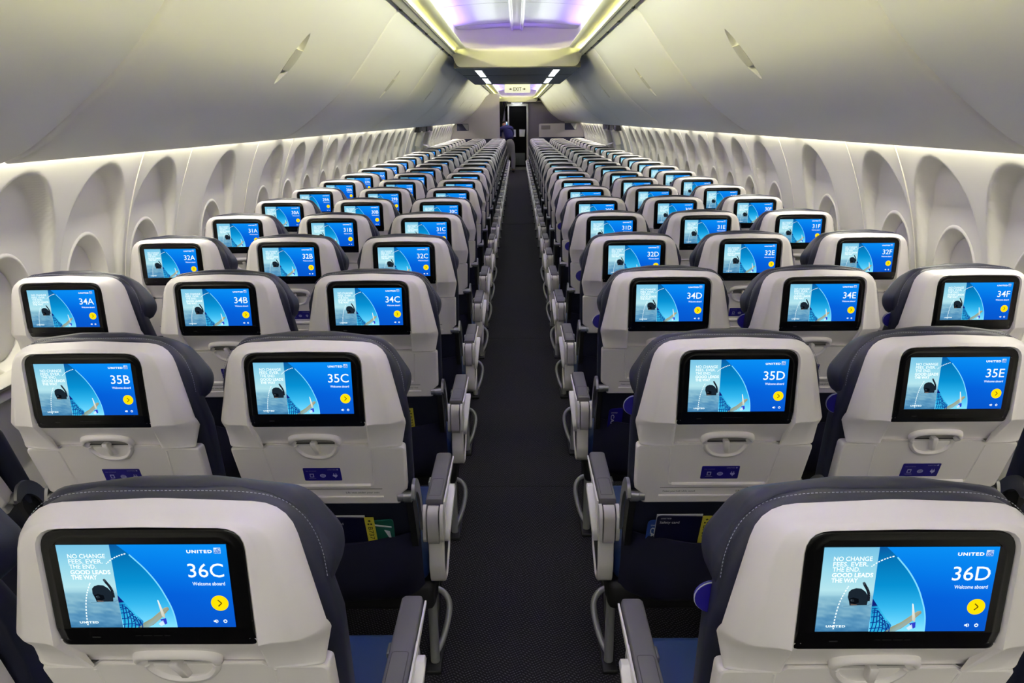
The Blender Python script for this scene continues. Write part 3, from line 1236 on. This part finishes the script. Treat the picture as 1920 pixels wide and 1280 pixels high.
def m_bin(side):
    b = MB().use(BIN)
    pf = []
    # resample finely around the latch
    zsf = []
    for (x0, z0), (x1, z1) in zip(PROF, PROF[1:]):
        m = 5 if (z1 < .38 and z0 > .15) else 1
        for k in range(m):
            t = k / m
            pf.append((x0 + (x1 - x0) * t, z0 + (z1 - z0) * t))
    pf.append(PROF[-1])
    nf = len(pf)
    back = [(1.515, -.10), (1.52, 0), (1.45, .35), (1.2, .62), (.9, .74), (.70, .72)]
    ring = pf + back
    nr = []
    for i in range(len(ring)):
        a, c = Vector(ring[i - 1]), Vector(ring[(i + 1) % len(ring)])
        t = (c - a).normalized()
        nr.append((-t.y, t.x))       # candidate normal
    # orient inward (away from the aisle)
    ctr = Vector((1.2, .35))
    nr = [n if (ctr - Vector(p)).dot(Vector(n)) > 0 else (-n[0], -n[1]) for p, n in zip(ring, nr)]
    mid = BLEN / 2
    ys = [(.0015, .040), (.004, .026), (.010, .012), (.018, .004), (.030, 0), (.4, 0), (.9, 0), (mid - .08, 0)]
    fine = [mid - .07 + .14 * i / 40 for i in range(41)]
    ys += [(y, 0) for y in fine]
    ys += [(BLEN - y, d) for y, d in reversed(ys[:8])]
    R = []
    for y, d in ys:
        R.append([(side * (p[0] + n[0] * (d + (lens(y - mid, p[1]) if i < nf else 0))), y, EYE + p[1] + n[1] * (d + (lens(y - mid, p[1]) if i < nf else 0))) for i, (p, n) in enumerate(zip(ring, nr))])
    b.loft(R, True, True, True)
    return b.mesh('overhead_bin', 42)


def m_binlatch(side):
    b = MB().use(LATCHD)
    mid = BLEN / 2
    zs = [p[1] for p in PROF][::-1]
    xs = [p[0] for p in PROF][::-1]

    def P(yy, zr, off):
        return (side * (interp(zs, xs, zr) - .78 * off), mid + yy, EYE + zr - .62 * off)
    # paddle across the middle of the lens
    rows = []
    for i in range(9):
        s = .33 + .40 * i / 8
        zr = .368 - s * .21
        wv = .058 * sin(pi * s) ** .8
        rows.append([P(-wv + 2 * wv * j / 6, zr, .004 * sin(pi * j / 6) + .0008) for j in range(7)] + [P(wv - 2 * wv * j / 6, zr, -.002) for j in range(7)])
    b.loft(rows, True, True, True)
    b.use(CREAMBOX)
    b.tube([P(-.050 + .100 * j / 4, .368 - .325 * .21, .003) for j in range(5)], .0018, 6)
    return b.mesh('bin_latch', 50)


ORD = ['first', 'second', 'third', 'fourth', 'fifth', 'sixth', 'seventh', 'eighth', 'ninth', 'tenth', 'eleventh', 'twelfth', 'thirteenth', 'fourteenth', 'fifteenth', 'sixteenth',
       'seventeenth', 'eighteenth', 'nineteenth', 'twentieth', 'twenty-first', 'twenty-second', 'twenty-third', 'twenty-fourth']
for side in (-1, 1):
    mb_, ml = m_bin(side), m_binlatch(side)
    for k in range(-1, 10):
        y = -.44 + BLEN * k
        o = obj('overhead_bin', mb_, None, (0, y, 0))
        sd = 'left' if side < 0 else 'right'
        if k < 1:
            lab = 'closed cream overhead bin cut by the %s frame edge above the nearest windows' % sd if k == 0 else 'closed cream overhead bin above the %s wall behind the viewpoint' % sd
        else:
            lab = 'closed cream overhead bin along the %s wall, %s one with a latch from the camera' % (sd, ORD[k - 1])
        tag(o, lab, 'overhead bin', 'overhead bins on the %s' % sd)
        obj('bin_latch', ml, o)

# ---------------------------------------------------- exit sign
e = empty('exit_sign', (-.0, 12.72, EYE + .455))
tag(e, 'cream exit sign with arrows hanging under the ceiling above the aisle', 'exit sign')
b = MB().use(SIGNLIT)
R = [[(p[0], y, p[1]) for p in rpoly([(-.205 + d, -.07 + d, .02), (.205 - d, -.07 + d, .02), (.195 - d, .065, .01), (-.195 + d, .065, .01)], 4)] for y, d in ((.05, .006), (.044, 0), (-.044, 0), (-.05, .006))]
b.loft(R, True, True, True)
obj('sign_box', b, e)
b = MB().use(SIGNINK)
put_text(b, 'EXIT', -.065, .065, -.045, .01, -.0505, .01)
for s in (-1, 1):
    b.add([(s * .13, -.051, -.0175), (s * .105, -.051, .0), (s * .105, -.051, -.035)], [(0, 1, 2)])
    b.add([(s * .105, -.051, -.012), (s * .085, -.051, -.012), (s * .085, -.051, -.023), (s * .105, -.051, -.023)], [(0, 1, 2, 3)])
obj('lettering', b, e)
b = MB().use(CREAMBOX)
b.box(-.12, -.09, -.02, .02, .06, .22)
b.box(.09, .12, -.02, .02, .06, .22)
obj('sign_bracket', b, e)

# ---------------------------------------------------- class dividers at the front of the cabin, far end wall
DY = 20.35
b = MB().use(DIVIDER)
b.prism([(-1.70, .95), (-.455, .95), (-.455, 2.2), (-.70, 2.2), (-1.60, 1.48), (-1.70, 1.3)], 'y', DY, DY + .04)
b.use(DIVNAVY)
b.prism([(-1.70, 0), (-.455, 0), (-.455, 1.10), (-1.70, 1.10)], 'y', DY - .012, DY)
struct('wall_divider_left', b)
b = MB().use(DIVIDER)
b.prism(rpoly([(.545, 1.13, .01), (1.68, 1.13, .01), (1.62, 1.47, .02), (.545, 1.46, .04)], 4), 'y', DY, DY + .04)
b.use(DIVNAVY)
b.prism([(.545, 0), (1.70, 0), (1.70, 1.13), (.545, 1.13)], 'y', DY - .012, DY + .04)
b.use(mat('divider_slot', (120, 114, 112), .5))
b.box(.60, .83, DY - .006, DY + .01, 1.32, 1.42)
struct('wall_divider_right', b)
for side in (-1, 1):
    x = -1.32 if side < 0 else 1.27
    e = empty('bulkhead_monitor', (x, 19.2, 1.44))
    tag(e, 'small dark monitor under the bins before the %s divider wall' % ('left' if side < 0 else 'right'), 'monitor', 'divider monitors')
    b = MB().use(DIVNAVY)
    b.box(-.14, .14, -.03, .03, -.12, .04, .01, 2)
    obj('monitor_body', b, e)
    b = MB().use(SILVER)
    b.prism([(.0, .03), (.135, .03), (.135, -.11), (.10, -.11)], 'y', -.036, -.0305)
    obj('glossy_screen', b, e)

fy = 27.0
b = MB().use(PURPLEG)
b.box(.36, 1.75, fy, fy + .1, 0, 2.3)
b.box(-.42, .36, fy, fy + .1, 2.02, 2.3)
b.box(-1.75, -.42, fy, fy + .1, 0, 2.3)
struct('wall_front', b)
b = MB().use(mat('door_frame_grey', (190, 188, 184), .4))
b.box(.30, .36, fy - .06, fy, 0, 2.06, .008, 2)
b.box(-.335, -.285, fy - .06, fy, .9, 2.0, .008, 2)
b.box(-.36, .30, fy - .06, fy, 1.99, 2.07, .008, 2)
struct('trim_8', b)
b = MB().use(BLACKW)
b.box(-.285, .30, fy + .02, fy + .08, 0, 2.0)
d5 = struct('door_1', b)
b = MB().use(mat('kick_plate', (70, 76, 72), .4))
b.box(-.13, .24, fy + .0, fy + .019, .06, .46, .01, 2)
obj('kick_plate', b, d5)
for s_, lab in ((-.235, 'white paper sheet hanging left on the dark far door'), (.06, 'white paper sheet hanging right on the dark far door')):
    b = MB().use(CARDW)
    w_ = .17
    pts = [(0, 0), (w_, 0), (w_ + (.02 if s_ > 0 else 0), .23), (0 + (-.005 if s_ > 0 else 0), .24)]
    b.prism([(s_ + x, 1.0 + z) for x, z in pts], 'y', fy + .008, fy + .012)
    o = obj('paper_sheet', b)
    tag(o, lab, 'paper', 'papers on the far door')
e = empty('galley_light', (-.02, 26.75, EYE + .50))
tag(e, 'white ceiling lamp over the far doorway', 'ceiling lamp')
b = MB().use(BAND)
b.box(-.22, .22, -.14, .14, -.012, 0, .004, 2)
obj('lamp_frame', b, e)
b = MB().use(LAMP)
b.box(-.17, .17, -.10, .10, -.02, -.011)
obj('diffuser', b, e)
# dark curtain gathered on the left, and the lit panel behind it
b = MB().use(mat('curtain_black', (10, 10, 16), .9))
R = []
for z, x0, x1 in ((2.10, -.62, -.30), (1.8, -.62, -.40), (1.5, -.62, -.47), (1.2, -.62, -.50), (.6, -.62, -.46), (.0, -.62, -.44)):
    row = []
    for i in range(25):
        t = i / 24
        row.append((x0 + (x1 - x0) * t, 24.9 + .035 * sin(t * 34), z))
    R.append(row + [(x, y + .012, zz) for x, y, zz in reversed(row)])
b.loft(R, True, True, True)
tag(obj('curtain', b), 'dark curtain gathered left of the far doorway', 'curtain')
e = empty('galley_screen', (-.405, 26.9, 1.40))
tag(e, 'small bright blue screen left of the far doorway', 'screen')
b = MB().use(BLACK)
b.box(-.07, .07, 0, .06, -.13, .12, .006, 2)
obj('screen_case', b, e)
b = MB().use(glow('blue_panel', (60, 170, 225), .9))
b.box(-.06, .06, -.003, .0, -.11, .03)
b.use(glow('pale_panel', (215, 225, 250), .9))
b.box(-.06, .06, -.003, .0, .03, .085)
obj('screen_glass', b, e)
b = MB().use(mat('wall_back_grey', (200, 198, 194), .5))
b.box(-1.76, 1.76, -3.3, -3.2, 0, 2.4)
struct('wall_back', b)

# ---------------------------------------------------- over-wing exit doors
dn = 1
for side in (-1, 1):
    for y0 in (12.35, 13.4):
        dn += 1
        b = MB().use(WALLM)
        zs = [.55 + .05 * i for i in range(18)]
        R = []
        for yy, off in ((y0 + .0, -.0), (y0 + .02, .035), (y0 + .12, .045), (y0 + .78, .045), (y0 + .88, .035), (y0 + .90, -.0)):
            R.append([(side * (wx(z) - off), yy, z) for z in zs])
        b.loft(R, False)
        # dark recess with pale ribs at the top of the hatch
        b.use(DARKG)
        b.prism([(y0 + .02, 1.40), (y0 + .88, 1.40), (y0 + .92, 1.50), (y0 - .02, 1.50)], 'x', side * 1.52, side * 1.60)
        b.use(PURPLEG)
        for k in range(3):
            b.box(min(side * 1.515, side * 1.55), max(side * 1.515, side * 1.55), y0 + .15 + .22 * k, y0 + .23 + .22 * k, 1.41, 1.50)
        o = struct('door_%d' % dn, b.mesh('door', 50))
        h = MB().use(mat('hatch_white', (240, 238, 226), .35))
        h.tube([(side * (wx(z) - .075), y0 + .2 + .35 * (1.41 - z), z) for z in (1.41, 1.37, 1.28, 1.2)], .05, 10, sq=(.05, .06), ref=(0, 1, 0))
        h.tube([(side * (wx(z) - .07), y0 + .45, z) for z in (1.16, 1.12, 1.06)], .04, 10, sq=(.05, .06), ref=(0, 1, 0))
        h.use(PURPLEG)
        h.tube([(side * (wx(z) - .06), y0 + .5, z) for z in (1.0, .9, .8)], .05, 10, sq=(.03, .1), ref=(0, 1, 0))
        obj('handle_cover', h.mesh('handle_cover', 60), o)

# ------------------------------------------------------------------ seats
PITCH = .787
ROWS = [36, 35, 34, 32, 31, 30, 29, 28, 27, 26, 25, 24, 23, 22, 21, 20, 15, 14, 12, 11, 10, 9, 8, 7]
SX = {'A': -1.4432, 'B': -.9563, 'C': -.4744, 'D': .4785, 'E': .9592, 'F': 1.4428}
DYS = {'36C': .040, '36D': .027, '36B': .03, '36E': .03, '35E': .008, '34A': -.02, '34B': -.018, '34C': -.022, '34E': -.010, '34F': -.006, '32A': -.012, '32C': -.015, '32D': -.012}
ME = {}


def me_(k, fn, *a):
    key = (k,) + a
    if key not in ME:
        ME[key] = fn(*a)
    return ME[key]


DISP = make_display()
place = {'A': 'left window', 'B': 'left middle', 'C': 'left aisle', 'D': 'right aisle', 'E': 'right middle', 'F': 'right window'}
READ = {36: 'CD', 35: 'BCDE', 34: 'ABCDEF', 32: 'ABCDEF', 31: 'ABCDEF', 30: 'ABCF', 29: 'AB', 28: 'AB', 27: 'A'}


def part(name, me, parent):
    o = bpy.data.objects.new(name, me)
    COL.objects.link(o)
    o.parent = parent
    return o


def row_y(i):
    return .81 + PITCH * i + (.13 if i >= 15 else 0) + (.13 if i >= 16 else 0)


for i, rn in enumerate(ROWS):
    for L_ in 'ABCDEF':
        if i == 0 and L_ in 'AF':
            continue
        s = 1 if L_ in 'ABC' else -1
        near = i <= 5
        t = empty('passenger_seat', (SX[L_] - (.012 if (rn, L_) == (35, 'A') else 0), row_y(i) + DYS.get('%d%s' % (rn, L_), 0), 0))
        if L_ in READ.get(rn, ''):
            lab = 'grey backed navy seat whose screen shows %d%s, %s column' % (rn, L_, place[L_])
        else:
            lab = 'grey backed navy seat in the %s column, %s row from the camera' % (place[L_], ORD[i])
        if (rn, L_) == (35, 'A'):
            lab = 'reclined navy window seat cut by the left frame edge beside seat 35B'
        tag(t, lab, 'seat', 'rows of passenger seats')
        sh_ = part('back_shell', me_('shell', m_shell), t)
        if rn == 36 and L_ == 'D':
            part('tape_patch', m_tape(), sh_)['label'] = 'clear yellowish tape on the corner'
        tr = part('tray_table', me_('tray', m_tray), t)
        mo = part('monitor', me_('monitor', m_monitor), t)
        part('display', DISP, mo)
        if i <= 11:
            part('seat_number', make_number('%d%s' % (rn, L_)), mo)
        bk = part('backrest', me_('back', m_backrest), t)
        part('headrest', me_('head', m_headrest), t)
        part('seat_cushion', me_('cush', m_cushion), t)
        if s < 0 and near:
            part('headrest_flap', me_('flap', m_flap), t)['label'] = 'blue rounded flap with pale edge'
        if near:
            part('latch_rim', me_('rim', m_latchrim), tr)
            part('tray_latch', me_('latch', m_latch), tr)
            part('information_placard', me_('plac', m_placard), tr)
        if i <= 2:
            part('stitching', me_('stitch', m_stitch), bk)
        if i <= 8:
            part('seat_pocket', me_('pocket', m_pocket), t)
            part('seat_frame', me_('frame', m_frame), t)
        if i <= 8 or L_ in 'CD':
            part('recline_hinge', me_('hinge', m_hinge, -1), t)
            part('recline_hinge', me_('hinge', m_hinge, 1), t)
        if L_ in 'CD' or i <= 8:
            ar = part('armrest', me_('arm', m_arm, s), t)
            part('armrest_pad', me_('pad', m_pad, s), ar)
            if near:
                part('recline_button', me_('btn', m_button, s), ar)
        if L_ in 'CD':
            eb = part('end_bay', me_('bay', m_endbay, s), t)
            part('end_bay_inlay', me_('inlay', m_inlay, s), eb)
        part('seat_leg', me_('leg', m_leg, s if L_ in 'CD' else -s), t)
        if i <= 8 and L_ != 'A' and L_ != 'F':
            part('baggage_bar', me_('bar', m_bar, s if L_ in 'CD' else -s, L_ not in 'CD'), t)

        if (rn, L_) == (35, 'A'):                                       # this back is reclined
            pv = Matrix.Translation((0, .27, .64))
            rc = pv @ Matrix.Rotation(radians(9), 4, 'X') @ pv.inverted()
            for ch in list(t.children):
                if ch.name.split('.')[0] in ('back_shell', 'tray_table', 'monitor', 'backrest', 'headrest'):
                    ch.matrix_local = rc

# ------------------------------------------------------------------ things in the seat pockets


def card(seat, row, x0, lab, mirror=False):
    """safety card standing in a seat pocket: navy sheet with a yellow edge"""
    i = ROWS.index(row)
    e = empty('safety_card', (SX[seat] + x0, row_y(i) + DYS.get('%d%s' % (row, seat), 0) + .222, .462))
    e.rotation_euler.x = radians(22.5)
    tag(e, lab, 'safety card', 'safety cards in the seat pockets')
    b = MB().use(CARDN)
    b.prism(rpoly([(-.07, .0, .002), (.052, .0, .002), (.052, .182, .012), (-.07, .186, .012)], 4), 'y', -.0015, .0015)
    o = obj('card_sheet', b, e)
    b = MB().use(CARDW)
    put_text(b, 'Safety card', -.062, -.012, .154, .166, -.0019, .01)
    put_text(b, 'UNITED', -.060, -.034, .1745, .179, -.0019, .02)
    b.box(-.071, .045, .0018, .003, .0, .189)
    obj('card_print', b.mesh('card_print', 0), e)
    b = MB().use(CARDY)
    b.prism([(.044, 0), (.068, 0), (.068, .187), (.044, .187)], 'y', -.003, -.0018)
    b.use(CARDK)
    vs, fs, _ = text_polys('B737', .0)
    b.add([(.050 + v * .012, -.0034, .150 - u * .05) for u, v in vs], fs)
    b.add([(.056, -.0034, .178), (.060, -.0034, .174), (.056, -.0034, .170), (.052, -.0034, .174)], [(0, 1, 2, 3)])
    b.add([(.050, -.0034, .159), (.0545, -.0034, .159), (.0545, -.0034, .164), (.050, -.0034, .164)], [(0, 1, 2, 3)])
    b.add([(.057, -.0034, .159), (.062, -.0034, .159), (.062, -.0034, .164), (.057, -.0034, .164)], [(0, 1, 2, 3)])
    obj('yellow_edge', b.mesh('yellow_edge', 0), e)


def leaflet(seat, row, x0, x1, m, lab, h=.17, stripe=None):
    i = ROWS.index(row)
    e = empty('leaflet', (SX[seat], row_y(i) + DYS.get('%d%s' % (row, seat), 0) + .230, .462))
    e.rotation_euler.x = radians(22.5)
    tag(e, lab, 'leaflet', 'leaflets in the seat pockets')
    b = MB().use(m)
    b.prism(rpoly([(x0, 0, .002), (x1, 0, .002), (x1 + .004, h, .01), (x0 + .004, h - .006, .014)], 4), 'y', -.002, .002)
    obj('leaflet_sheet', b, e)
    b = MB().use(CARDW)
    if stripe == 'text':
        vs, fs, _ = text_polys('CARE', .02)
        b.add([(x0 + .012 + v * .012, -.0026, h - .03 - u * .07) for u, v in vs], fs)
        put_text(b, 'UNITED', x0 + .012, x0 + .034, h - .024, h - .018, -.0026, .02)
    else:
        b.prism([(x0 + .004, h - .022), (x1 - .002, h - .030), (x1 - .002, h - .026), (x0 + .004, h - .016)], 'y', -.0032, -.0022)
        b.prism([(x1 - .022, h - .04), (x1 - .006, h - .09), (x1 - .008, h - .045)], 'y', -.0032, -.0022)
    obj('leaflet_print', b.mesh('leaflet_print', 0), e)


card('C', 35, .035, 'dark safety card with yellow edge in the pocket behind seat 35C')
card('D', 35, -.062, 'dark safety card with yellow edge in the pocket behind seat 35D')
card('C', 34, .035, 'safety card with yellow edge peeking from the pocket behind seat 34C')
card('B', 35, -.015, 'safety card at the left frame edge behind seat 35A', True)
leaflet('C', 35, .09, .145, CARDG, 'green and white leaflet beside the yellow card edge behind seat 35C')
leaflet('D', 35, -.155, -.11, CARDB, 'blue leaflet left of the safety card behind seat 35D', .165, 'text')
leaflet('D', 35, .0, .06, CARDG, 'green and white leaflet right of the safety card behind seat 35D')
leaflet('D', 34, -.165, -.115, PLACARD, 'deep blue leaflet leaning out of the pocket behind seat 34D', .165, 'text')


# ------------------------------------------------------------------ crew member far up the aisle
def skin_body(name, verts, edges, radii, m, sub=2):
    me = bpy.data.meshes.new(name)
    me.from_pydata(verts, edges, [])
    o = bpy.data.objects.new(name, me)
    COL.objects.link(o)
    md = o.modifiers.new('skin', 'SKIN')
    for i, r in enumerate(radii):
        me.skin_vertices[0].data[i].radius = r if isinstance(r, tuple) else (r, r)
    me.skin_vertices[0].data[0].use_root = True
    md.use_smooth_shade = True
    ss = o.modifiers.new('sub', 'SUBSURF')
    ss.levels = ss.render_levels = sub
    me.materials.append(m)
    return o


px, py = -.24, 24.2
root = empty('person', (px, py, 0))
tag(root, 'person in navy top and grey trousers bending in the far aisle', 'person')


def sk(name, pts, edges, rad, m, par=root, sub=2):
    me = bpy.data.meshes.new(name)
    o = bpy.data.objects.new(name, me)
    me.from_pydata(pts, edges, [])
    COL.objects.link(o)
    o.modifiers.new('skin', 'SKIN').use_smooth_shade = True
    if not me.skin_vertices:
        bm = bmesh.new()
        bm.from_mesh(me)
        bm.verts.layers.skin.verify()
        bm.to_mesh(me)
        bm.free()
    for k_, r in enumerate(rad):
        me.skin_vertices[0].data[k_].radius = r if isinstance(r, tuple) else (r, r)
        me.skin_vertices[0].data[k_].use_root = (k_ == 0)
    q = o.modifiers.new('sub', 'SUBSURF')
    q.levels = q.render_levels = sub
    me.materials.append(m)
    o.parent = par
    return o


# body (skin): pelvis, spine leaning forward and to the left, neck, head, arms and legs in one surface
bp = [(0, 0, .92), (-.02, .05, 1.06), (-.07, .14, 1.24), (-.10, .21, 1.33), (-.14, .28, 1.37), (-.17, .33, 1.41), (-.18, .36, 1.47),
      (-.27, .20, 1.30), (-.31, .30, 1.06), (-.26, .44, .92), (.06, .22, 1.30), (.08, .33, 1.06), (.02, .45, .93),
      (-.09, 0, .86), (-.10, .03, .47), (-.10, -.02, .08), (-.10, .12, .03), (.09, 0, .86), (.10, .02, .47), (.10, -.03, .08), (.10, .10, .03)]
be = [(0, 1), (1, 2), (2, 3), (3, 4), (4, 5), (5, 6), (3, 7), (7, 8), (8, 9), (3, 10), (10, 11), (11, 12), (0, 13), (13, 14), (14, 15), (15, 16), (0, 17), (17, 18), (18, 19), (19, 20)]
br = [.07, .06, .07, .06, .045, .075, .065, .05, .038, .028, .05, .038, .028, .05, .045, .038, .03, .05, .045, .038, .03]
sk('body', bp, be, br, SKIN)
sk('navy_top', [(0, .01, .96), bp[1], bp[2], bp[3], bp[7], bp[8], bp[10], bp[11], (-.125, .25, 1.352)], [(0, 1), (1, 2), (2, 3), (3, 4), (4, 5), (3, 6), (6, 7), (3, 8)], [.15, .145, .15, .13, .07, .06, .07, .06, .075], SHIRT)
sk('trousers', [(0, .01, 1.03), (0, 0, .90), bp[14], bp[15], bp[18], bp[19]], [(0, 1), (1, 2), (2, 3), (1, 4), (4, 5)], [.15, .16, .08, .065, .08, .065], TROUSER)
for sx_, (a, c) in ((-1, (15, 16)), (1, (19, 20))):
    sk('shoe', [(bp[a][0], bp[a][1] - .03, .045), (bp[c][0], bp[c][1] + .03, .038)], [(0, 1)], [.05, .04], SHOE)
sk('hair', [(-.17, .31, 1.45), (-.185, .34, 1.50)], [(0, 1)], [.085, .07], HAIR)
